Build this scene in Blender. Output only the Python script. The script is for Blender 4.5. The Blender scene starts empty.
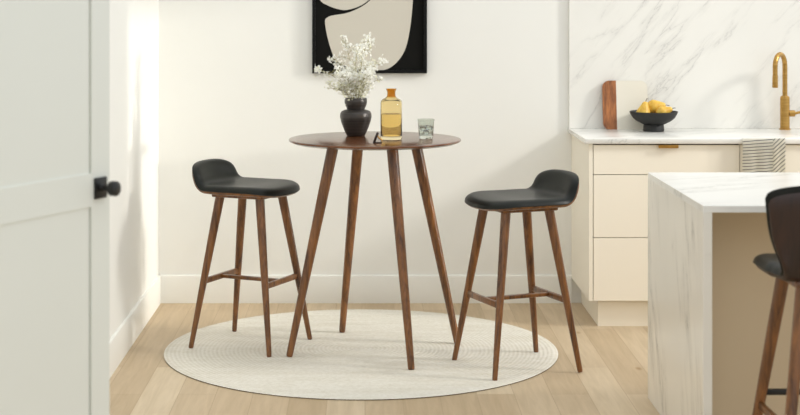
import bpy, bmesh, math, random
from mathutils import Vector, Matrix
random.seed(7)
C = bpy.context.scene.collection
PI = math.pi
F = 1532.0; CX = 365.0; HY = 2.0; HC = 1.6     # focal length in px, principal point, camera height

def at(x, y, Y):
    return Vector(((x-CX)/F*Y, Y, HC-(y-HY)/F*Y))

# ------------------------------------------------------------------ materials
def S(r, g, b):
    f = lambda c: ((c/255)/12.92 if c/255 <= .04045 else (((c/255)+.055)/1.055)**2.4)
    return (f(r), f(g), f(b), 1)

class NT:
    def __init__(s, name):
        s.m = bpy.data.materials.new(name); s.m.use_nodes = True
        s.n = s.m.node_tree.nodes; s.l = s.m.node_tree.links
        s.b = s.n['Principled BSDF']
    def add(s, t, **kw):
        n = s.n.new(t)
        for k, v in kw.items():
            setattr(n, k, v)
        return n
    def link(s, a, b): s.l.new(a, b)
    def coord(s, scale=(1, 1, 1), rot=(0, 0, 0), kind='Object', loc=(0, 0, 0)):
        tc = s.add('ShaderNodeTexCoord'); mp = s.add('ShaderNodeMapping')
        mp.inputs['Scale'].default_value = scale; mp.inputs['Rotation'].default_value = rot
        mp.inputs['Location'].default_value = loc
        s.link(tc.outputs[kind], mp.inputs['Vector'])
        return mp.outputs['Vector']
    def noise(s, vec, scale=5, detail=4, rough=.5, dist=0):
        n = s.add('ShaderNodeTexNoise')
        n.inputs['Scale'].default_value = scale; n.inputs['Detail'].default_value = detail
        n.inputs['Roughness'].default_value = rough; n.inputs['Distortion'].default_value = dist
        s.link(vec, n.inputs['Vector'])
        return n.outputs['Fac']
    def ramp(s, fac, stops, interp='LINEAR'):
        r = s.add('ShaderNodeValToRGB'); e = r.color_ramp.elements
        r.color_ramp.interpolation = interp
        while len(e) < len(stops): e.new(.5)
        for i, (p, c) in enumerate(stops):
            e[i].position = p; e[i].color = c
        s.link(fac, r.inputs['Fac'])
        return r.outputs['Color']
    def math(s, op, a, b=None, c=None):
        n = s.add('ShaderNodeMath', operation=op)
        for i, v in enumerate((a, b, c)):
            if v is None: continue
            if isinstance(v, (int, float)): n.inputs[i].default_value = v
            else: s.link(v, n.inputs[i])
        return n.outputs[0]
    def mix(s, fac, a, b, mode='MIX'):
        n = s.add('ShaderNodeMixRGB', blend_type=mode)
        for i, v in enumerate((fac, a, b)):
            if isinstance(v, (int, float)): n.inputs[i].default_value = v
            elif isinstance(v, tuple): n.inputs[i].default_value = v
            else: s.link(v, n.inputs[i])
        return n.outputs['Color']
    def bump(s, h, strength=.2, dist=.002):
        n = s.add('ShaderNodeBump')
        n.inputs['Strength'].default_value = strength; n.inputs['Distance'].default_value = dist
        s.link(h, n.inputs['Height']); s.link(n.outputs['Normal'], s.b.inputs['Normal'])
    def col(s, c):
        if isinstance(c, tuple): s.b.inputs['Base Color'].default_value = c
        else: s.link(c, s.b.inputs['Base Color'])
    def set(s, **kw):
        for k, v in kw.items():
            s.b.inputs[k.replace('_', ' ')].default_value = v
        return s.m

def paint(name, c, rough=.55, var=.03):
    t = NT(name)
    f = t.noise(t.coord(), 3, 3)
    dk = tuple(x*(1-var) for x in c[:3])+(1,)
    t.col(t.ramp(f, [(.3, dk), (.7, c)]))
    t.bump(t.noise(t.coord(), 220, 2), .04, .001)
    return t.set(Roughness=rough)

def wood(name, dark, light, scale, rough=.35, coat=.15):
    t = NT(name)
    v = t.coord(scale)
    f = t.noise(v, 1.0, 6, .6, .6)
    f2 = t.noise(v, 5.0, 3, .6)
    ff = t.math('ADD', t.math('MULTIPLY', f, .75), t.math('MULTIPLY', f2, .25))
    t.col(t.ramp(ff, [(.34, dark), (.62, light)]))
    t.bump(f2, .05, .001)
    return t.set(Roughness=rough, Coat_Weight=coat, Coat_Roughness=.25)

def marble(name, vec_rot, stretch, base, vein, pos=.045, loc=(0, 0, 0), rough=.22):
    t = NT(name)
    v0 = t.coord((1, 1, 1), vec_rot, loc=loc)          # turn first, then stretch along the veins
    mp = t.add('ShaderNodeMapping'); mp.inputs['Scale'].default_value = stretch; t.link(v0, mp.inputs['Vector'])
    v = mp.outputs['Vector']
    n = t.noise(v, 1.0, 8, .6, .25)
    d = t.math('ABSOLUTE', t.math('SUBTRACT', n, .5))
    n2 = t.noise(v, .9, 3, .5)
    mask = t.ramp(n2, [(.46, (0, 0, 0, 1)), (.64, (1, 1, 1, 1))])
    line = t.ramp(d, [(0.0, (1, 1, 1, 1)), (pos*.35, (.45, .45, .45, 1)), (pos, (0, 0, 0, 1))])
    k = t.math('MULTIPLY', line, mask)
    wide = t.ramp(d, [(0.0, (.38, .38, .38, 1)), (pos*3.2, (0, 0, 0, 1))])
    k = t.math('MAXIMUM', k, t.math('MULTIPLY', wide, mask))
    n3 = t.noise(t.coord((1.5, 1.5, 1.5)), 1.0, 4)
    soft = t.ramp(n3, [(.35, tuple(x*.955 for x in base[:3])+(1,)), (.6, base)])
    t.col(t.mix(k, soft, vein))
    return t.set(Roughness=rough)

M = {}
M['wall'] = paint('wall paint', S(243, 242, 236), .7, .012)
M['trim'] = paint('trim paint', S(243, 242, 235), .45, .01)
M['door'] = paint('door paint', S(233, 235, 227), .4, .012)
M['cabinet'] = paint('cream cabinet lacquer', S(247, 240, 224), .4, .01)
M['island_panel'] = paint('beige island panel', S(212, 192, 160), .5, .02)
M['gap'] = paint('dark gap', S(70, 60, 48), .8)
M['walnut_v'] = wood('walnut legs', S(56, 29, 11), S(138, 88, 42), (38, 38, 3.0), .3, .3)
M['walnut_h'] = wood('walnut top', S(68, 37, 19), S(118, 71, 38), (4, 34, 34), .22, .5)
M['walnut_dark'] = wood('dark walnut shell', S(26, 14, 10), S(52, 29, 19), (30, 30, 3), .4, .05)
M['board_wood'] = wood('cutting board wood', S(84, 40, 17), S(184, 116, 62), (30, 30, 5), .45, .1)
M['marble_wall'] = marble('backsplash marble', (0, math.radians(48), 0), (1.9, 1, 8.5), S(243, 241, 234), S(204, 202, 196), .022)
M['marble_top'] = marble('counter marble', (0, 0, math.radians(-25)), (1.6, 6, 3), S(244, 242, 236), S(208, 206, 199), .03)
M['marble_side'] = marble('island side marble', (math.radians(17), 0, 0), (1, 6.5, 1.5), S(240, 236, 226), S(172, 168, 160), .03, (3, 1, .4))
M['marble_board'] = paint('pale marble board', S(236, 230, 214), .4, .03)

t = NT('black leather')
t.col(t.ramp(t.noise(t.coord(), 9, 4), [(.3, S(23, 25, 22)), (.7, S(33, 35, 31))]))
v = t.add('ShaderNodeTexVoronoi'); v.inputs['Scale'].default_value = 420
t.link(t.coord(), v.inputs['Vector'])
t.bump(v.outputs['Distance'], .08, .001)
M['leather'] = t.set(Roughness=.36, Specular_IOR_Level=.2)

t = NT('oak plank floor')
v = t.coord((1, 1, 1), (0, 0, PI/2))
br = t.add('ShaderNodeTexBrick'); t.link(v, br.inputs['Vector'])
br.offset = .37; br.offset_frequency = 2; br.squash = 1
for k, val in (('Scale', 1.0), ('Mortar Size', .0014), ('Mortar Smooth', .2), ('Brick Width', 1.25), ('Row Height', .152)):
    br.inputs[k].default_value = val
br.inputs['Color1'].default_value = (0, 0, 0, 1); br.inputs['Color2'].default_value = (1, 1, 1, 1)
br.inputs['Mortar'].default_value = (.5, .5, .5, 1)
tone = t.ramp(br.outputs['Color'], [(0, S(197, 174, 140)), (.5, S(209, 187, 155)), (1, S(221, 202, 172))])
g = t.noise(t.coord((34, 2.2, 1)), 1, 6, .6, .8)
g2 = t.noise(t.coord((9, 1.2, 1)), 1, 4, .6, 1.5)
grain = t.ramp(g, [(.3, (.86, .84, .80, 1)), (.65, (1, 1, 1, 1))])
cloud = t.ramp(g2, [(.3, (.92, .905, .88, 1)), (.65, (1, 1, 1, 1))])
c = t.mix(1, tone, grain, 'MULTIPLY'); c = t.mix(1, c, cloud, 'MULTIPLY')
kn = t.add('ShaderNodeTexVoronoi'); kn.inputs['Scale'].default_value = 1
t.link(t.coord((4.2, 1.9, 1)), kn.inputs['Vector'])
knot = t.ramp(kn.outputs['Distance'], [(.03, (.72, .6, .46, 1)), (.075, (1, 1, 1, 1))])
c = t.mix(1, c, knot, 'MULTIPLY')
c = t.mix(t.math('MULTIPLY', br.outputs['Fac'], .5), c, S(150, 120, 84))
t.col(c); t.bump(t.math('SUBTRACT', g, br.outputs['Fac']), .12, .001)
M['floor'] = t.set(Roughness=.5)

t = NT('braided cream rug')
tc = t.add('ShaderNodeTexCoord'); ln = t.add('ShaderNodeVectorMath', operation='LENGTH')
t.link(tc.outputs['Object'], ln.inputs[0])
rr = t.math('MULTIPLY', ln.outputs['Value'], 2*PI/.019)
wave = t.math('ADD', t.math('MULTIPLY', t.math('SINE', rr), .5), .5)
ch = t.noise(t.coord((70, 70, 70)), 1, 3, .6)
mot = t.noise(t.coord((3, 16, 3)), 1, 4, .6)
c = t.ramp(t.math('ADD', t.math('MULTIPLY', wave, .22), t.math('MULTIPLY', ch, .78)), [(.2, S(216, 210, 194)), (.65, S(238, 234, 223))])
c = t.mix(1, c, t.ramp(mot, [(.35, (.93, .92, .89, 1)), (.6, (1, 1, 1, 1))]), 'MULTIPLY')
t.col(c); t.bump(t.math('ADD', t.math('MULTIPLY', wave, .45), t.math('MULTIPLY', ch, .6)), .4, .004)
M['rug'] = t.set(Roughness=.9)
M['rug_edge'] = paint('rug edge', S(96, 78, 52), .9)

M['black_metal'] = paint('black metal', S(17, 16, 15), .35)
M['black_frame'] = paint('black frame', S(9, 9, 8), .4)
M['art_black'] = paint('art black', S(12, 12, 9), .85)
for q in ('art_black', 'black_frame'): M[q].node_tree.nodes['Principled BSDF'].inputs['Specular IOR Level'].default_value = .2
M['art_beige'] = paint('art beige', S(206, 200, 186), .8, .02)

t = NT('charcoal ceramic')
zb = t.noise(t.coord((3, 3, 90)), 1, 3)
t.col(t.ramp(zb, [(.3, S(44, 40, 38)), (.7, S(74, 69, 66))]))
t.bump(zb, .2, .002)
M['vase'] = t.set(Roughness=.34, Metallic=.35)
M['bowl'] = paint('black bowl', S(31, 31, 30), .55, .2)

def glass(name, c, rough=0.0, ior=1.45):
    t = NT(name); t.col(c)
    return t.set(Roughness=rough, Transmission_Weight=1.0, IOR=ior)
M['amber'] = glass('amber glass', S(250, 238, 204), 0, 1.22)
M['amber_thick'] = glass('amber thick glass', S(222, 176, 92), 0, 1.25)
M['amber_liquid'] = glass('amber liquid', S(249, 235, 194), 0, 1.15)
M['clear'] = glass('clear glass', S(232, 236, 231), 0, 1.4)
M['water'] = glass('water', (.95, .97, .97, 1), 0, 1.2)
M['ice'] = glass('ice', (.96, .98, .98, 1), .06, 1.31)

t = NT('brushed brass')
t.col(t.ramp(t.noise(t.coord((8, 8, 90)), 1, 3), [(.3, S(170, 130, 68)), (.7, S(200, 160, 94))]))
M['brass'] = t.set(Metallic=1.0, Roughness=.3)

t = NT('pear skin')
t.col(t.ramp(t.noise(t.coord(), 22, 5, .65), [(.35, S(214, 166, 52)), (.6, S(240, 202, 92))]))
M['pear'] = t.set(Roughness=.42, Subsurface_Weight=.08)
M['pear_stem'] = paint('pear stem', S(64, 44, 40), .7)

t = NT('white petals')
t.col(t.ramp(t.noise(t.coord(), 60, 2), [(.3, S(250, 249, 240)), (.6, S(255, 255, 252))]))
M['petal'] = t.set(Roughness=.8, Specular_IOR_Level=.1)
tl = t.add('ShaderNodeBsdfTranslucent'); tl.inputs['Color'].default_value = (.97, .97, .93, 1)
mx = t.add('ShaderNodeMixShader'); mx.inputs[0].default_value = .4
t.link(t.b.outputs[0], mx.inputs[1]); t.link(tl.outputs[0], mx.inputs[2]); t.link(mx.outputs[0], t.n['Material Output'].inputs['Surface'])
M['bud'] = paint('cream green buds', S(234, 232, 206), .8, .1)
M['stem'] = paint('pale green stem', S(160, 152, 104), .8, .1)

def towel_mat(name, rot):
    t = NT(name)
    v = t.coord((1, 1, 1), rot)
    sp = t.add('ShaderNodeSeparateXYZ'); t.link(v, sp.inputs[0])
    wob = t.math('MULTIPLY', t.noise(t.coord((30, 30, 30)), 1, 2), .003)
    f = t.math('FRACT', t.math('DIVIDE', t.math('ADD', sp.outputs['Z'], wob), .0152))
    c = t.ramp(f, [(0, S(66, 64, 60)), (.17, S(66, 64, 60)), (.24, S(240, 236, 224)), (1, S(240, 236, 224))], 'LINEAR')
    t.col(c)
    t.bump(t.noise(t.coord((500, 500, 500)), 1, 2), .2, .001)
    return t.set(Roughness=.9)
M['towel_a'] = towel_mat('striped towel front', (0, math.radians(4), 0))
M['towel_b'] = towel_mat('striped towel side', (0, math.radians(42), 0))
M['towel_w'] = paint('plain towel', S(240, 236, 224), .9)

# ------------------------------------------------------------------ mesh helpers
def obj(name, bm, mat, parent=None, smooth=35, mat2=None):
    bmesh.ops.recalc_face_normals(bm, faces=bm.faces[:])
    me = bpy.data.meshes.new(name); bm.to_mesh(me); bm.free()
    mats = mat if isinstance(mat, list) else [mat]
    for m in mats: me.materials.append(M[m] if isinstance(m, str) else m)
    if smooth:
        for p in me.polygons: p.use_smooth = True
        me.set_sharp_from_angle(angle=math.radians(smooth))
    o = bpy.data.objects.new(name, me); C.objects.link(o)
    if parent: o.parent = parent
    return o

def thing(name, label, cat, loc=(0, 0, 0), rotz=0, group=None):
    o = bpy.data.objects.new(name, None); C.objects.link(o)
    o.location = loc; o.rotation_euler = (0, 0, rotz); o.empty_display_size = .1
    return tag(o, label, cat, group)

def tag(o, label, cat, group=None):
    o['label'] = label; o['category'] = cat
    if group: o['group'] = group
    return o

def struct(name, bm, mat, **kw):
    o = obj(name, bm, mat, **kw); o['kind'] = 'structure'; return o

def copy_tree(o, parent=None):
    c = o.copy(); C.objects.link(c)
    if parent: c.parent = parent
    for ch in list(o.children): copy_tree(ch, c)
    return c

def box(bm, x0, x1, y0, y1, z0, z1, bev=0, seg=2):
    r = bmesh.ops.create_cube(bm, size=1)
    vs = r['verts']
    bmesh.ops.scale(bm, vec=(x1-x0, y1-y0, z1-z0), verts=vs)
    bmesh.ops.translate(bm, vec=((x0+x1)/2, (y0+y1)/2, (z0+z1)/2), verts=vs)
    if bev:
        es = list({e for v in vs for e in v.link_edges})
        bmesh.ops.bevel(bm, geom=es, offset=bev, segments=seg, profile=.5, affect='EDGES')
    return bm

def boxbm(*a, **k): return box(bmesh.new(), *a, **k)

def sweep(bm, pts, rads, n=20, caps=True):
    pts = [Vector(p) for p in pts]
    if not isinstance(rads, (list, tuple)): rads = [rads]*len(pts)
    tan = []
    for i in range(len(pts)):
        a = pts[max(0, i-1)]; b = pts[min(len(pts)-1, i+1)]
        tan.append((b-a).normalized())
    up = Vector((0, 0, 1)) if abs(tan[0].z) < .9 else Vector((1, 0, 0))
    u = tan[0].cross(up).normalized(); rings = []
    for i, p in enumerate(pts):
        u = (u - tan[i]*u.dot(tan[i])).normalized(); w = tan[i].cross(u)
        rings.append([bm.verts.new(p + (u*math.cos(2*PI*k/n)+w*math.sin(2*PI*k/n))*rads[i]) for k in range(n)])
    for a, b in zip(rings, rings[1:]):
        for k in range(n): bm.faces.new((a[k], a[(k+1) % n], b[(k+1) % n], b[k]))
    if caps:
        bm.faces.new(rings[0]); bm.faces.new(rings[-1])
    return bm

def lathe(bm, prof, n=48, mat_i=None):
    """prof: list of (r, z); r=0 ends close."""
    rings = []
    for r, z in prof:
        if r < 1e-6: rings.append([bm.verts.new((0, 0, z))])
        else: rings.append([bm.verts.new((r*math.cos(2*PI*k/n), r*math.sin(2*PI*k/n), z)) for k in range(n)])
    for i, (a, b) in enumerate(zip(rings, rings[1:])):
        for k in range(n):
            k2 = (k+1) % n
            if len(a) == 1 and len(b) == 1: continue
            if len(a) == 1: f = bm.faces.new((a[0], b[k], b[k2]))
            elif len(b) == 1: f = bm.faces.new((a[k], a[k2], b[0]))
            else: f = bm.faces.new((a[k], a[k2], b[k2], b[k]))
            if mat_i: f.material_index = mat_i[i]
    return bm

def smoothprof(pts, sub=6):
    """Catmull-Rom through (r,z) points."""
    out = []
    P = [pts[0]]+list(pts)+[pts[-1]]
    for i in range(1, len(P)-2):
        p0, p1, p2, p3 = P[i-1], P[i], P[i+1], P[i+2]
        for k in range(sub):
            t = k/sub
            out.append(tuple(max(0 if j == 0 else -9, .5*((2*p1[j])+(-p0[j]+p2[j])*t+(2*p0[j]-5*p1[j]+4*p2[j]-p3[j])*t*t+(-p0[j]+3*p1[j]-3*p2[j]+p3[j])*t**3)) for j in (0, 1)))
    out.append(tuple(pts[-1])); return out

def leg_bm(p, q, rt, rb, n=20):
    """round tapered leg from top p to foot q, with an eased foot edge"""
    p = Vector(p); q = Vector(q); bm = bmesh.new()
    d = (q-p)
    ts = [0, .25, .5, .75, .985, .996, 1]
    rs = [rt, rt+(rb-rt)*.2, rt+(rb-rt)*.45, rt+(rb-rt)*.74, rb, rb*.93, rb*.75]
    sweep(bm, [p+d*x for x in ts], rs, n)
    return bm

# ------------------------------------------------------------------ the room
YW = 8.150; XL = -1.098
b = boxbm(-1.6, 4.4, -.6, 8.3, -.08, 0); struct('floor', b, 'floor', smooth=0)
b = boxbm(XL-.12, 4.4, YW, YW+.14, 0, 2.75); struct('wall_back', b, 'wall', smooth=0)
b = bmesh.new()
box(b, XL-.12, XL, 4.56, YW, 0, 2.75); box(b, XL-.12, XL, -.6, 3.60, 0, 2.75); box(b, XL-.12, XL, 3.60, 4.56, 2.16, 2.75)
struct('wall_left', b, 'wall', smooth=0)

def baseboard(name, p0, p1, nrm, h=.149):
    """profiled skirting: plain face, small cove and bead on top"""
    p0 = Vector(p0); p1 = Vector(p1); nrm = Vector(nrm)
    prof = [(0, 0), (.0135, 0), (.0135, h-.012), (.0115, h-.004), (.008, h), (0, h)]
    bm = bmesh.new(); A = []; B = []
    for d, z in prof:
        A.append(bm.verts.new(p0+nrm*d+Vector((0, 0, z)))); B.append(bm.verts.new(p1+nrm*d+Vector((0, 0, z))))
    n = len(prof)
    for i in range(n): bm.faces.new((A[i], A[(i+1) % n], B[(i+1) % n], B[i]))
    bm.faces.new(A); bm.faces.new(B)
    return struct(name, bm, 'trim', smooth=20)
baseboard('baseboard_back', (XL, YW, 0), (1.098, YW, 0), (0, -1, 0))
baseboard('baseboard_left', (XL, 4.66, 0), (XL, YW, 0), (1, 0, 0))
b = bmesh.new()
box(b, XL, XL+.018, 4.56, 4.65, 0, 2.25, .003); box(b, XL, XL+.018, 3.51, 3.60, 0, 2.25, .003); box(b, XL, XL+.018, 3.60, 4.56, 2.16, 2.25, .003)
struct('trim_1', b, 'trim', smooth=0)

# door, standing ajar
dd = Vector((.438, .899, 0)); ang = math.atan2(.899, .438)
door = bpy.data.objects.new('door_1', None); C.objects.link(door)
door['kind'] = 'structure'; door.location = (-1.085, 3.691, 0); door.rotation_euler = (0, 0, ang)
W = .80; sw = .0875; z1, z2 = 1.02, 1.116
b = bmesh.new()
box(b, 0, sw, 0, .042, .01, 2.12, .0012, 1); box(b, W-sw, W, 0, .042, .01, 2.12, .0012, 1)
box(b, sw, W-sw, 0.0002, .042, .01, .12, .0008, 1); box(b, sw, W-sw, 0.0002, .042, z1, z2, .0008, 1); box(b, sw, W-sw, 0.0002, .042, 2.02, 2.12, .0008, 1)
box(b, sw-.002, W-sw+.002, .026, .036, .1, 2.05)
obj('door_frame', b, 'door', door, 20)
obj('door_panel', boxbm(sw-.005, W-sw-.006, .0045, .0255, .115, z1+.002), 'door', door, 20)
obj('door_panel', boxbm(sw-.005, W-sw-.006, .0045, .0255, z2-.002, 2.025), 'door', door, 20)
hx, hz = W-.050, 1.071
b = boxbm(hx-.028, hx+.028, -.007, 0, hz-.030, hz+.030, .0015)
plate = obj('door_handle', b, 'black_metal', door, 30)
b = bmesh.new()
lathe(b, [(0, .004), (.011, .004), (.011, .010), (.0085, .013), (.0085, .033), (.012, .036), (.0195, .039), (.0215, .042), (.0215, .057), (.020, .060), (.017, .0615), (0, .062)], 32)
bmesh.ops.rotate(b, verts=b.verts[:], cent=(0, 0, 0), matrix=Matrix.Rotation(PI/2, 3, 'X'))
bmesh.ops.translate(b, verts=b.verts[:], vec=(hx, 0, hz))
obj('knob', b, 'black_metal', plate, 35)

# ------------------------------------------------------------------ rug
RC = Vector((-.018, 7.05, 0)); RR = .9
b = bmesh.new()
prof = [(0, .0065)]+[(RR*k/24, .0065) for k in range(1, 24)]+[(RR-.003, .0062), (RR, .004), (RR-.001, .001), (RR-.006, 0), (0, 0)]
idx = [0]*25+[1, 1, 1]
lathe(b, prof, 128, [0]*(len(prof)-4)+[1, 1, 1])
rug = obj('round_rug', b, ['rug', 'rug_edge'], None, 40); rug.location = RC
tag(rug, 'large round cream braided rug under the bar table', 'rug')
RZ = .0066

# ------------------------------------------------------------------ bar table
TC = Vector((.0452, 7.016, 0)); TZ = .975
tb = thing('bar_table', 'tall round walnut bar table with four splayed legs on the rug', 'table', (TC.x, TC.y, RZ))
b = bmesh.new(); R = .3945; zt = TZ-RZ
lathe(b, [(0, zt), (R*.5, zt), (R-.006, zt), (R-.002, zt-.0012), (R, zt-.005), (R-.002, zt-.010), (R-.022, zt-.0185), (R*.5, zt-.0185), (0, zt-.0185)], 96)
top = obj('tabletop', b, 'walnut_h', tb, 40)
for k in range(4):
    a = math.radians(19+90*k+(k % 2)*3.5); c, s = math.cos(a), math.sin(a)
    obj('leg', leg_bm((.2*c, .2*s, zt-.026), (.408*c, .408*s, 0), .0262, .0152), 'walnut_v', tb)
    b = boxbm(-.062, .055, -.045, .045, zt-.0275, zt-.018, .003)
    bmesh.ops.rotate(b, verts=b.verts[:], cent=(0, 0, 0), matrix=Matrix.Rotation(a, 3, 'Z'))
    bmesh.ops.translate(b, verts=b.verts[:], vec=(.195*c, .195*s, 0))
    obj('mounting_block', b, 'walnut_v', tb, 30)

# ------------------------------------------------------------------ stools
def seat_sheet(P):
    """P: dict of profile. returns (outline, surf) - outline in sheet coords (a along from the front, v across)"""
    La, R, th, Ls = P['flat'], P['R'], P['th'], P['straight']
    arc = R*th; L = La+arc+Ls
    def hw(a):
        w = P['w']
        fr = P['front']
        if a < fr:
            return w*max(0, 1-((fr-a)/fr)**2.5)**(1/2.5)
        if a <= La*.8: return w
        t = min(1, (a-La*.8)/(L-La*.8))
        # width along the back, then a rounded top edge
        ww = w+(P['wt']-w)*(t*t*(3-2*t) if P['wt'] < w else t)
        rt = P['round']
        if 'waist' in P and a > La*.5:
            ww -= P['waist']*math.exp(-((a-La-arc*.6)/.09)**2)
        if a > L-rt: ww *= max(0, 1-((a-(L-rt))/rt)**2.6)**(1/2.6)
        return ww
    right = []
    N = 240
    for i in range(N+1):
        a = L*(.5-.5*math.cos(PI*i/N)); right.append((a, hw(a)))
    poly = right+[(a, -w) for a, w in reversed(right[1:-1])]
    # resample by arc length
    cum = [0]
    for i in range(len(poly)):
        p, q = poly[i], poly[(i+1) % len(poly)]
        cum.append(cum[-1]+math.hypot(p[0]-q[0], p[1]-q[1]))
    K = 112; out = []; j = 0
    for k in range(K):
        s = cum[-1]*k/K
        while cum[j+1] < s: j += 1
        f = (s-cum[j])/max(1e-9, cum[j+1]-cum[j]); p, q = poly[j], poly[(j+1) % len(poly)]
        out.append((p[0]+(q[0]-p[0])*f, p[1]+(q[1]-p[1])*f))
    def pos(a, v):
        x0 = P['x0']
        if a <= La:
            x, z, lift = x0-a, 0, 0
        else:
            e = min(a-La, arc); ph = e/R
            x = x0-La-R*math.sin(ph); z = R*(1-math.cos(ph))
            r = a-La-e
            x -= r*math.cos(th); z += r*math.sin(th)
            lift = min(1, (a-La)/(arc+.04))
        x += lift*P['wrap']*v*v
        if a < .13: z -= P['fall']*(1-a/.13)**2
        z += P['dish']*(abs(v)/P['w'])**2.2*(1-lift) - P.get('sag', 0)*math.exp(-((a-La*.62)/.12)**2)*(1-(abs(v)/P['w'])**2)
        return Vector((x, v, P['z0']+z))
    def surf(a, v, off):
        e = .002
        du = pos(a+e, v)-pos(a-e, v); dv = pos(a, v+e)-pos(a, v-e)
        n = dv.cross(du); n.normalize()
        if n.z < -.3: n = -n
        return pos(a, v)+n*off
    return out, surf, L

def sheet_solid(P, top_t, bot_t, ease, shrink=1.0, flat_bottom=True, rings=(0, .2, .4, .55, .68, .78, .86, .92, .96, .985, 1.0)):
    out, surf, L = seat_sheet(P); cen = (P['flat']*.62+.02, 0)
    bm = bmesh.new(); K = len(out)
    def mk(sign, tt):
        rows = []
        for r in rings:
            rr = r*shrink
            d = (1-r)*P['w']/ease
            k = 1 if d >= 1 else math.sqrt(max(0, 1-(1-d)**2))
            if r == 0: rows.append([bm.verts.new(surf(cen[0], 0, sign*tt))]); continue
            rows.append([bm.verts.new(surf(cen[0]+(a-cen[0])*rr, v*rr, sign*tt*k)) for a, v in out])
        return rows
    T = mk(1, top_t); B = mk(-1, bot_t)
    for rows, fl in ((T, 0), (B, 1)):
        for i in range(len(rows)-1):
            a, c = rows[i], rows[i+1]
            for k in range(K):
                k2 = (k+1) % K
                if len(a) == 1: bm.faces.new((a[0], c[k], c[k2]))
                else: bm.faces.new((a[k], c[k], c[k2], a[k2]))
    bmesh.ops.remove_doubles(bm, verts=bm.verts[:], dist=.00005)
    return bm

def shifted(P, dz):
    Q = dict(P); Q['z0'] = P['z0']+dz; return Q

LOW = dict(flat=.340, R=.088, th=math.radians(61), straight=.088, w=.207, wt=.180, front=.13, round=.062, x0=.206,
           wrap=.75, fall=.016, dish=.004, sag=.006, z0=.722)
def make_low_stool(label, loc, rz):
    t = thing('bar_stool', label, 'stool', loc, rz, 'low-backed bar stools at the round table')
    obj('seat_shell', sheet_solid(LOW, .002, .013, .02, .982), 'walnut_v', t, 60)
    obj('seat_cushion', sheet_solid(shifted(LOW, .002), .027, .006, .034, 1.0), 'leather', t, 60)
    obj('seat_base', boxbm(-.135, .135, -.135, .135, .692, .711, .006), 'walnut_v', t, 30)
    TP, FT, FX, ZT = .105, .199, .206, .695
    def lp(sx, sy, z):
        f = 1-z/ZT; return Vector((sx*(TP+(FX-TP)*f), sy*(TP+(FT-TP)*f), z))
    for sx in (-1, 1):
        for sy in (-1, 1):
            obj('leg', leg_bm(lp(sx, sy, ZT), lp(sx, sy, 0), .0215, .0115), 'walnut_v', t)
    zs = .305
    for sx in (-1, 1):
        p, q = lp(sx, -1, zs), lp(sx, 1, zs)
        obj('stretcher', boxbm(p.x-.009, p.x+.009, p.y+.008, q.y-.008, zs-.0135, zs+.0135, .005), 'walnut_v', t, 40)
    x = lp(1, 0, zs).x-.006
    obj('crossbar', boxbm(-x, x, -.013, .013, zs-.0085, zs+.0085, .005), 'walnut_v', t, 40)
    return t
s1 = make_low_stool('low-backed walnut bar stool with black leather seat, left of the round table', (-.531, 7.145, RZ), math.radians(-25.3))
s2 = copy_tree(s1); s2.location = (.663, 6.715, .004); s2.rotation_euler.z = math.radians(202.0)
s2['label'] = 'low-backed walnut bar stool with black leather seat, right of the round table by the cabinet'

TALL = dict(flat=.335, R=.05, th=math.radians(82), straight=.255, w=.205, wt=.246, front=.13, round=.05, x0=.215,
            wrap=.6, fall=.016, dish=.004, sag=.004, z0=.742, waist=.030)
t = thing('counter_stool', 'dark walnut counter stool with tall curved back pulled up to the marble island', 'stool', (1.475, 4.905, 0), math.radians(91))
obj('seat_shell', sheet_solid(TALL, .002, .016, .02, .965), 'walnut_dark', t, 60)
obj('seat_cushion', sheet_solid(shifted(TALL, .002), .030, .006, .034, 1.0), 'leather', t, 60)
obj('seat_base', boxbm(-.135, .135, -.135, .135, .706, .730, .006), 'walnut_v', t, 30)
def lp(sx, sy, z):
    f = 1-z/.71; r = .105+.1*f; return Vector((sx*r, sy*r, z))
for sx in (-1, 1):
    for sy in (-1, 1):
        obj('leg', leg_bm(lp(sx, sy, .71), lp(sx, sy, 0), .0225, .0135), 'walnut_v', t)
for sy in (-1, 1):
    p, q = lp(1, sy, .27), lp(-1, sy, .27)
    obj('stretcher', boxbm(q.x+.008, p.x-.008, p.y-.009, p.y+.009, .257, .283, .005), 'walnut_v', t, 40)
p = lp(1, 1, .31)
obj('footrest', boxbm(p.x-.009, p.x+.009, -p.y+.01, p.y-.01, .302, .321, .003), 'black_metal', t, 40)

# ------------------------------------------------------------------ kitchen run
CT = .930; CB = .906; YF = 7.512
bs = obj('marble_backsplash', boxbm(1.083, 4.4, YW-.026, YW-.0008, CT, 2.4, .001, 1), 'marble_wall', None, 0)
tag(bs, 'white marble slab backsplash with grey diagonal veins behind the counter', 'backsplash')
ct = obj('marble_countertop', boxbm(1.078, 4.4, 7.49, YW, CB, CT, .0025), 'marble_top', None, 30)
tag(ct, 'white marble worktop running along the back wall over cream cabinets', 'countertop')

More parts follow.
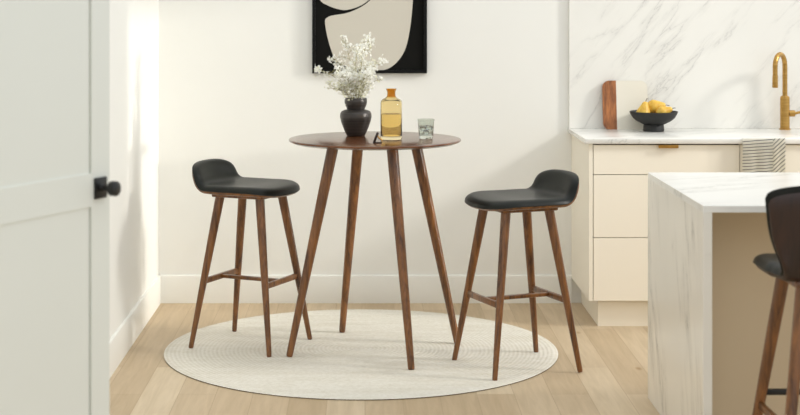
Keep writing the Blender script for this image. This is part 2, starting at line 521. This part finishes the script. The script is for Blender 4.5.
def cabinet(name, label, x0, x1, end_panel, drawers, handle):
    t = thing(name, label, 'cabinet', ((x0+x1)/2, YF, 0)); ox = (x0+x1)/2
    L = lambda x: x-ox
    zb = .134
    xs = x0+.021 if end_panel else x0
    if end_panel:
        obj('end_panel', boxbm(L(x0), L(x0+.019), 0, YW-YF, zb, CB, .001, 1), 'cabinet', t, 30)
    obj('carcass', boxbm(L(xs), L(x1), .022, YW-YF, zb+.004, CB), 'cabinet' if not end_panel else 'gap', t, 0)
    obj('toe_kick', boxbm(L(x0+(.052 if end_panel else 0)), L(x1), .05, YW-YF-.001, 0, zb+.003), 'cabinet', t, 0)
    for i, (za, zc) in enumerate(drawers):
        d = obj('drawer', boxbm(L(xs+.0015), L(x1-.0015), 0, .020, za, zc, .0012, 1), 'cabinet', t, 30)
        if i == 0 and handle:
            hxm, hw_ = L(handle), .049
            b = bmesh.new()
            box(b, hxm-hw_, hxm+hw_, -.022, .012, zc+.0005, zc+.0022, .0006, 1)
            box(b, hxm-hw_, hxm+hw_, -.024, -.021, zc-.013, zc+.0022, .0006, 1)
            obj('handle', b, 'brass', d, 30)
    return t
DR = [(.7545, .8985), (.4455, .7510), (.134, .4420)]
cabinet('base_cabinet', 'cream cabinet unit at the counter end with three drawers and brass tab pull', 1.098, 1.838, True, DR, 1.484)
cabinet('base_cabinet', 'cream cabinet unit below the brass tap, behind the towel and island', 1.838, 2.64, False, DR, None)

# island
isl = thing('kitchen_island', 'white marble waterfall kitchen island in the right foreground', 'kitchen island', (2.2, 5.68, 0))
ix, iy0, iy1, iz = 1.143, 5.18, 6.19, .9115
L = lambda x: x-2.2
obj('top_slab', boxbm(L(ix), L(3.6), iy0-5.68, iy1-5.68, iz-.024, iz, .0015, 1), 'marble_top', isl, 30)
obj('waterfall_side', boxbm(L(ix), L(ix+.031), iy0-5.68, iy1-5.68, 0, iz-.0235, .001, 1), 'marble_side', isl, 30)
obj('front_panel', boxbm(L(ix+.031), L(3.6), iy0+.27-5.68, iy1-.02-5.68, 0, iz-.024), 'island_panel', isl, 0)

# faucet
fx, fy = 2.205, 8.045
fc = thing('kitchen_faucet', 'brushed brass gooseneck kitchen tap standing on the back counter', 'faucet', (fx, fy, CT))
b = bmesh.new()
lathe(b, [(0, 0), (.029, 0), (.029, .006), (.0245, .009), (.0245, .165), (.023, .172), (.0165, .178), (0, .178)], 36)
obj('body', b, 'brass', fc, 35)
b = bmesh.new(); d = Vector((-.62, -.78, 0)).normalized(); ra = .062
pts = [Vector((0, 0, .17)), Vector((0, 0, .25)), Vector((0, 0, .335))]
for k in range(1, 17):
    a = PI*k/16; pts.append(Vector((0, 0, .335))+d*(ra-ra*math.cos(a))+Vector((0, 0, ra*math.sin(a))))
pts += [pts[-1]+Vector((0, 0, -.03)), pts[-1]+Vector((0, 0, -.05))]
sweep(b, pts, .0128, 24); sp = obj('spout', b, 'brass', fc, 45)
b = bmesh.new(); e = pts[-1]; sweep(b, [e+Vector((0, 0, .005)), e+Vector((0, 0, 0)), e+Vector((0, 0, -.055)), e+Vector((0, 0, -.06))], [.0128, .0140, .0150, .0135], 24)
obj('spray_head', b, 'brass', sp, 40)
b = bmesh.new(); sweep(b, [(.02, 0, .085), (.05, 0, .085), (.052, 0, .085)], [.017, .017, .015], 24)
sweep(b, [(.05, 0, .085), (.075, 0, .09), (.14, -.004, .098)], [.0075, .007, .006], 16)
obj('lever', b, 'brass', fc, 40)

# cutting board leaning on the backsplash
cb = thing('cutting_board', 'pale marble cutting board with wooden strip leaning on the backsplash', 'cutting board', (1.372, 8.052, CT))
def rounded_panel(x0, x1, h, th, rl, rr):
    bm = bmesh.new(); pts = []
    def arc(cx, cz, r, a0, a1, n=8):
        for k in range(n+1):
            a = a0+(a1-a0)*k/n; pts.append((cx+r*math.cos(a), cz+r*math.sin(a)))
    if rr: arc(x1-rr, rr, rr, -PI/2, 0); arc(x1-rr, h-rr, rr, 0, PI/2)
    else: pts += [(x1, 0), (x1, h)]
    if rl: arc(x0+rl, h-rl, rl, PI/2, PI); arc(x0+rl, rl, rl, PI, 3*PI/2)
    else: pts += [(x0, h), (x0, 0)]
    vs = [bm.verts.new((x, 0, z)) for x, z in pts]; f = bm.faces.new(vs)
    r = bmesh.ops.extrude_face_region(bm, geom=[f])
    bmesh.ops.translate(bm, verts=[v for v in r['geom'] if isinstance(v, bmesh.types.BMVert)], vec=(0, th, 0))
    return bm
cb.rotation_euler = (math.radians(-9.2), 0, 0)
obj('wood_strip', rounded_panel(-.118, -.0465, .258, .018, .035, 0), 'board_wood', cb, 40)
obj('marble_slab', rounded_panel(-.0465, .118, .258, .018, 0, .035), 'marble_board', cb, 40)

# fruit bowl and pears
bw = Vector((1.497, 7.945, CT))
b = bmesh.new()
k = .1246
prof = [(0, 0), (.050, 0), (.0535, .002), (.053, .028), (.050, .034), (.062, .040), (.088, .053), (.108, .070), (.120, .090), (.1246, .102), (.1225, .1035), (.119, .101), (.113, .088), (.100, .070), (.080, .055), (.05, .045), (0, .041)]
lathe(b, prof, 64)
bo = obj('fruit_bowl', b, 'bowl', None, 50); bo.location = bw
tag(bo, 'matte black footed bowl holding pears on the back counter', 'bowl')
def pear(loc, rot, sc, label):
    b = bmesh.new()
    pr = smoothprof([(0, .004), (.012, 0), (.028, .008), (.037, .028), (.036, .045), (.027, .064), (.019, .080), (.014, .092), (.006, .098), (0, .097)], 4)
    pr[0] = (0, .004); pr[-1] = (0, .097)
    lathe(b, pr, 28)
    for v in b.verts: v.co.x += 1.2*max(0, v.co.z-.04)**2
    bmesh.ops.scale(b, verts=b.verts[:], vec=(sc, sc, sc))
    o = obj('pear', b, 'pear', None, 60); tag(o, label, 'pear', 'pears in the black bowl')
    b = bmesh.new(); sweep(b, [Vector((.0036, 0, .096))*sc, Vector((.005, 0, .105))*sc, Vector((.009, 0, .116))*sc], [.0018, .0015, .002], 8)
    obj('stem', b, 'pear_stem', o, 50)
    o.location = loc; o.rotation_euler = rot
    return o
pear(bw+Vector((-.062, -.02, .060)), (0, math.radians(8), 0), .98, 'upright yellow pear at the left side of the black bowl')
pear(bw+Vector((-.028, .030, .118)), (0, math.radians(78), math.radians(-12)), .98, 'yellow pear lying across the top of the black bowl, stem to the right')
pear(bw+Vector((.008, -.050, .088)), (0, math.radians(64), math.radians(-6)), .86, 'yellow pear low at the front right of the black bowl')

# dish towel over the counter edge
tw = thing('dish_towel', 'white dish towel with thin dark stripes hung over the counter edge', 'towel', (2.0, 7.48, CT))
def cloth(x0, x1, y_front, z_end, over, lean=0, wave=.004, ph=0.0, th=.0035):
    bm = bmesh.new(); nx, rows = 14, []
    path = [(over*(1-i/5), .0005) for i in range(5)]+[(.004, .0032), (-.004+y_front, -.002), (-.007+y_front, -.012)]+[(-.008+y_front, -.012-(abs(z_end)-.012)*i/16) for i in range(1, 17)]
    for j, (y, z) in enumerate(path):
        row = []
        drop = max(0, -z)
        for i in range(nx+1):
            u = i/nx; x = x0+(x1-x0)*u+lean*drop
            w = wave*math.sin(u*7+ph)*min(1, drop/.08)
            row.append(bm.verts.new((x-2.0, y-abs(w)-.001, z)))
        rows.append(row)
    for a, c in zip(rows, rows[1:]):
        for i in range(nx): bm.faces.new((a[i], a[i+1], c[i+1], c[i]))
    r = bmesh.ops.solidify(bm, geom=bm.faces[:], thickness=th)
    return bm
obj('side_fold', cloth(1.955, 2.052, .006, -.30, .015, -.02, .004, 1.0), 'towel_b', tw, 60)
obj('front_fold', cloth(1.842, 1.990, -.002, -.32, .02, -.01, .005), 'towel_a', tw, 60)

# ------------------------------------------------------------------ wall art
art = thing('framed_artwork', 'black-framed abstract print with large beige shapes on the back wall', 'picture', (.0245, YW, 1.222))
ax0, ax1, h = -.3045, .3045, .80
b = bmesh.new(); fw = .017
box(b, ax0, ax0+fw, -.032, 0, 0, h, .0015, 1); box(b, ax1-fw, ax1, -.032, 0, 0, h, .0015, 1)
box(b, ax0+fw, ax1-fw, -.032, 0, 0, fw, .0015, 1); box(b, ax0+fw, ax1-fw, -.032, 0, h-fw, h, .0015, 1)
obj('frame', b, 'black_frame', art, 30)
obj('print', boxbm(ax0+fw-.002, ax1-fw+.002, -.020, -.004, fw-.002, h-fw+.002), 'art_black', art, 0)
def crom(pts, sub=6):
    out = []; n = len(pts)
    for i in range(n):
        p0, p1, p2, p3 = pts[i-1], pts[i], pts[(i+1) % n], pts[(i+2) % n]
        for k in range(sub):
            t = k/sub
            out.append(tuple(.5*((2*p1[j])+(-p0[j]+p2[j])*t+(2*p0[j]-5*p1[j]+4*p2[j]-p3[j])*t*t+(-p0[j]+3*p1[j]-3*p2[j]+p3[j])*t**3) for j in (0, 1)))
    return out
def blob(px, off):
    bm = bmesh.new(); vs = []
    for x, y in crom(px):
        p = at(x, y, YW-.021); vs.append(bm.verts.new((p.x-art.location.x, -off, p.z-art.location.z)))
    f = bm.faces.new(vs)
    r = bmesh.ops.extrude_face_region(bm, geom=[f])
    bmesh.ops.translate(bm, verts=[v for v in r['geom'] if isinstance(v, bmesh.types.BMVert)], vec=(0, .0008, 0))
    bmesh.ops.triangulate(bm, faces=[f for f in bm.faces if len(f.verts) > 4])
    return bm
obj('painted_shape', blob([(325, 21.5), (327.2, 17.6), (332.8, 15.4), (344.3, 13.6), (354, 10.4), (363.6, 5.4), (372, -1.5), (384, -14), (396, -24), (407, -26), (413, -15), (412.9, 0), (411, 21), (408.2, 38.6), (404, 52), (396.4, 62.7), (386.8, 69.2), (374, 71.2), (362, 70.4), (349, 67.6), (336.5, 61), (331, 49.5), (327, 35)], .0212), 'art_beige', art, 0)
obj('painted_shape', blob([(320, 0), (329, 6), (338.6, 9.2), (346, 10), (356, 7.6), (365.6, 2.6), (374, -5), (383, -17), (385, -32), (374, -44), (355, -48), (334, -44), (320, -30), (316, -14)], .0212), 'art_beige', art, 0)

# ------------------------------------------------------------------ things on the table
ZTT = TZ
def px_prof(px, cy, Y):
    """profile from (half-width px, y px) pairs to metres above table"""
    k = Y/F
    return [(hw*k, (cy-y)*k) for hw, y in px]
# vase
vY = 7.15; vx = (355.8-CX)/F*vY
k = vY/F
outer = [(0, 135.7), (8.6, 135.7), (9.4, 135.0), (11.2, 131.0), (13.0, 126.5), (14.9, 121.0), (15.9, 116.5), (15.6, 113.2), (14.3, 110.9), (11.5, 109.8), (8.9, 109.2), (9.3, 107.6), (10.6, 105.0), (11.3, 102.0), (11.2, 99.6), (10.7, 97.7)]
inner = [(10.1, 97.6), (10.3, 99.8), (10.4, 102.0), (9.6, 105.5), (7.8, 109.0), (12.5, 113), (13.5, 118), (11, 126), (7, 132), (0, 132.5)]
pr = [(hw*k, (135.7-y)*k) for hw, y in outer+inner]
b = bmesh.new(); lathe(b, pr, 56)
va = obj('flower_vase', b, 'vase', None, 50); va.location = (vx, vY, ZTT)
tag(va, 'two-tiered charcoal ceramic vase on the round table', 'vase')
VM = Vector((vx, vY, ZTT+37*k))

# white flower sprays: px tip, depth offset, description, number of blossoms
sprays = [
    ((318, 70), .0, 'white flower spray ending in a dense round cluster at far left of the vase', 1.0, 'ball'),
    ((333, 58), .03, 'thin white flower spray leaning left above the black vase', 1.0, 'thin'),
    ((344, 41), .05, 'tall white flower spray rising up left of centre in the vase', 1.0, 'thin'),
    ((356, 52), -.05, 'short white flower spray standing upright over the middle of the vase', 1.0, 'full'),
    ((369, 39), .0, 'tallest white flower spray leaning right in front of the framed print', 1.5, 'full'),
    ((386, 60), .02, 'white flower spray reaching furthest right above the amber bottle', 1.1, 'full'),
    ((383, 79), -.03, 'drooping white flower spray hanging low at right of the vase', .6, 'thin'),
    ((327, 88), -.04, 'loose green-white flower spray hanging low at left of the vase', .9, 'bud'),
    ((341, 74), -.09, 'dense cream flower spray spilling over the front left vase rim', 1.2, 'full'),
    ((369, 74), -.09, 'dense cream flower spray spilling over the front right vase rim', 1.2, 'full'),
]
rnd = random.Random(11)
def blossom(bm, p, r, mi):
    n = Vector((rnd.uniform(-1, 1), rnd.uniform(-1.2, .4), rnd.uniform(-.3, 1.2))).normalized()
    u = n.orthogonal().normalized(); w = n.cross(u); a0 = rnd.uniform(0, 6)
    c = bm.verts.new(p)
    for j in range(5):
        a = a0+j*2*PI/5; q = []
        for da, rr, hh in ((-.5, .62, .25), (-.32, .98, .45), (.32, .98, .45), (.5, .62, .25)):
            q.append(bm.verts.new(p+(u*math.cos(a+da)+w*math.sin(a+da))*r*rr+n*r*hh*.6))
        f = bm.faces.new([c]+q); f.material_index = mi
def bez(p, q, r, t): return p*(1-t)**2+q*2*t*(1-t)+r*t*t
for (tx, ty), dy, label, dens, kind in sprays:
    tip = at(tx, ty, vY+dy); side = (tx-355.8)/40
    base = VM+Vector((side*.02, dy*.25, -.06))
    neck = VM+Vector((side*.035, dy*.3, 0))
    ctrl = neck+Vector((side*.02, dy*.3, (tip.z-VM.z)*.62+.02))
    t = thing('flower_spray', label, 'flowers', tuple(base), 0, 'white flower sprays in the black vase')
    sb = bmesh.new(); fb = bmesh.new()
    main = [base, neck]+[bez(neck, ctrl, tip, i/10) for i in range(1, 11)]
    sweep(sb, [p-base for p in main], [.0016]*4+[.0012]*8, 6)
    ends = []
    nbr = int(21*dens)
    for i in range(nbr):
        s = rnd.uniform(.03, .97); p = bez(neck, ctrl, tip, s)
        ln = rnd.uniform(.025, .062)*(1.1-.45*s)
        dirv = Vector((rnd.gauss(0, .8), rnd.gauss(0, .8), rnd.uniform(.0, 1.0))).normalized()
        e = p+dirv*ln; m = (p+e)/2+Vector((0, 0, -.003))
        sweep(sb, [p-base, m-base, e-base], [.0009, .0007, .0006], 5, False)
        ends.append((e, .014)); ends.append((m, .010))
        for _ in range(2):
            e2 = e+Vector((rnd.gauss(0, 1), rnd.gauss(0, 1), rnd.gauss(.3, .8))).normalized()*rnd.uniform(.01, .022)
            sweep(sb, [m-base, e2-base], [.0006, .0005], 4, False)
            ends.append((e2, .008))
    ends.append((tip, .012))
    if kind == 'ball':
        ends = ends[-30:]
        ends += [(tip, .015)]*14
    for e, rad in ends:
        cnt = {'thin': 2, 'full': 4, 'bud': 3, 'ball': 4}[kind]
        for _ in range(cnt):
            p = e+Vector((rnd.gauss(0, 1), rnd.gauss(0, 1), rnd.gauss(0, 1)))*rad*.6
            mi = 1 if (kind == 'bud' and rnd.random() < .6) or (p.z < VM.z+.085 and rnd.random() < .6) or rnd.random() < .15 else 0
            blossom(fb, p-base, rnd.uniform(.0045, .0078)*(1 if mi == 0 else .75), mi)
    obj('stem', sb, 'stem', t, 60)
    o = obj('blossoms', fb, ['petal', 'bud'], t, 0); o['kind'] = 'stuff'

# amber bottle
bY = 6.968; k = bY/F; bx = (391.3-CX)/F*bY
outer = [(0, 139.6), (9.9, 139.6), (10.7, 138.9), (10.8, 137), (10.8, 103.2), (10.4, 101.0), (8.8, 99.3), (5.6, 97.8), (4.4, 96.4), (4.05, 94), (4.2, 92), (4.7, 90.4), (5.4, 88.9)]
inner = [(4.8, 88.9), (3.7, 91.4), (3.45, 94), (3.8, 96.8), (5.2, 98.5), (8.4, 100.1), (9.8, 101.6), (10.15, 103.4), (10.15, 134.8), (9.3, 136.0), (0, 136.2)]
pr = [(hw*k, (139.6-y)*k) for hw, y in outer+inner]
b = bmesh.new(); mi = [0]*(len(pr)-1)
for i in range(len(pr)-1):
    if 7 <= i <= 15: mi[i] = 1
lathe(b, pr, 56, mi)
bt = obj('glass_bottle', b, ['amber', 'amber_thick'], None, 50); bt.location = (bx, bY, ZTT)
tag(bt, 'amber glass bottle half full of liquid on the round table', 'bottle')
b = bmesh.new(); lathe(b, [(0, 3.5*k), (9.3*k, 3.7*k), (10.0*k, 4.9*k), (10.05*k, 25.4*k), (0, 25.4*k)], 48)
obj('liquid', b, 'amber_liquid', bt, 40)

# tumbler with iced water
gY = 7.01; k = gY/F; gx = (426-CX)/F*gY
pr = [(0, 0), (6.3, 0), (6.8, .5), (7.2, 4), (8.5, 19.6), (8.1, 19.7), (6.7, 4.0), (6.3, 3.0), (0, 2.8)]
b = bmesh.new(); lathe(b, [(r*k, z*k) for r, z in pr], 40)
gl = obj('water_glass', b, 'clear', None, 40); gl.location = (gx, gY, ZTT)
tag(gl, 'short clear tumbler of iced water at right on the round table', 'glass')
b = bmesh.new(); lathe(b, [(0, 2.95*k), (6.2*k, 3.1*k), (6.65*k, 4.1*k), (7.4*k, 12.6*k), (0, 12.6*k)], 40)
obj('water', b, 'water', gl, 40)
for (x, y, z, a) in ((-.013, -.004, .047, .4), (.011, .006, .049, .9), (.0, -.01, .030, .2)):
    b = boxbm(-.011, .011, -.011, .011, -.009, .009, .003)
    bmesh.ops.rotate(b, verts=b.verts[:], cent=(0, 0, 0), matrix=Matrix.Rotation(a, 3, 'Z') @ Matrix.Rotation(.3, 3, 'X'))
    bmesh.ops.translate(b, verts=b.verts[:], vec=(x, y, z))
    obj('ice_cube', b, 'ice', gl, 40)

# little triangular opener between the vase and the bottle
oY = 6.78
op = thing('bottle_opener', 'small dark triangular bottle opener with brass arm in front of the bottle', 'bottle opener', ((377.5-CX)/F*oY, oY, ZTT))
k = oY/F
b = bmesh.new(); sweep(b, [(-3.7*k, .004, 1.0*k), (-3.2*k, .003, 1.6*k), (.2*k, 0, 10.2*k), (.45*k, 0, 10.8*k)], [.0036, .0058, .0058, .004], 12)
obj('handle', b, 'walnut_dark', op, 40)
b = bmesh.new(); box(b, -4.6*k, 4.2*k, -.008, .008, 0.0, .0055, .002); obj('base', b, 'walnut_dark', op, 40)
b = bmesh.new(); sweep(b, [(.1*k, 0, 7.2*k), (1.8*k, 0, 5.0*k), (4.6*k, 0, 3.2*k), (4.2*k, 0, 1.2*k)], [.003, .0042, .0036, .002], 12)
obj('arm', b, 'brass', op, 40)

# ------------------------------------------------------------------ light
w = bpy.data.worlds.new('World'); bpy.context.scene.world = w; w.use_nodes = True
n = w.node_tree.nodes; l = w.node_tree.links; bg = n['Background']
tc = n.new('ShaderNodeTexCoord'); sp = n.new('ShaderNodeSeparateXYZ'); l.new(tc.outputs['Generated'], sp.inputs[0])
def wm(op, a, b_):
    m = n.new('ShaderNodeMath'); m.operation = op
    for i, v in enumerate((a, b_)):
        if isinstance(v, (int, float)): m.inputs[i].default_value = v
        else: l.new(v, m.inputs[i])
    return m.outputs[0]
AMB, AX, AZ, AYN, AXN = .93, .06, .34, .06, .28
e = wm('ADD', AMB, wm('MULTIPLY', wm('MAXIMUM', sp.outputs['X'], 0), AX))
e = wm('ADD', e, wm('MULTIPLY', wm('MAXIMUM', sp.outputs['Z'], 0), AZ))
e = wm('SUBTRACT', e, wm('MULTIPLY', wm('MAXIMUM', wm('MULTIPLY', sp.outputs['Y'], -1), 0), AYN))
e = wm('SUBTRACT', e, wm('MULTIPLY', wm('MAXIMUM', wm('MULTIPLY', sp.outputs['X'], -1), 0), AXN))
l.new(e, bg.inputs['Strength'])
bg.inputs['Color'].default_value = (.955, .985, 1.0, 1)

def area(name, loc, direction, sx, sy, power, color, spread):
    d = bpy.data.lights.new(name, 'AREA'); d.shape = 'RECTANGLE'; d.size = sx; d.size_y = sy
    d.energy = power; d.color = color; d.spread = math.radians(spread)
    o = bpy.data.objects.new(name, d); C.objects.link(o); o.location = loc
    o.rotation_euler = Vector(direction).to_track_quat('-Z', 'Y').to_euler()
    return o
# low sunlight coming through the window on the right, out of frame
sd = Vector((-.965, .255, -.082))
area('window_sun', (4.3, 6.37, 1.12), sd, 1.36, 1.75, 2.3, (1.0, .96, .88), 2.2)
# the soft sky light of the same window
area('window_sky', (6.0, 5.85, 3.95), (-6.0, 1.8, -3.15), .8, .8, 17, (1.0, .97, .92), 50)

# ------------------------------------------------------------------ camera
cam = bpy.data.cameras.new('Camera'); co = bpy.data.objects.new('Camera', cam); C.objects.link(co)
co.location = (0, 0, HC); co.rotation_euler = (PI/2, 0, 0)
cam.sensor_width = 36; cam.lens = 36*F/800
cam.shift_x = (400-CX)/800; cam.shift_y = -(207.5-HY)/800
cam.clip_start = .05; cam.clip_end = 60
cam.dof.use_dof = True; cam.dof.focus_distance = 7.05; cam.dof.aperture_fstop = 3.2
sc = bpy.context.scene; sc.camera = co
sc.view_settings.view_transform = 'Standard'; sc.view_settings.look = 'None'
sc.view_settings.exposure = 0.0
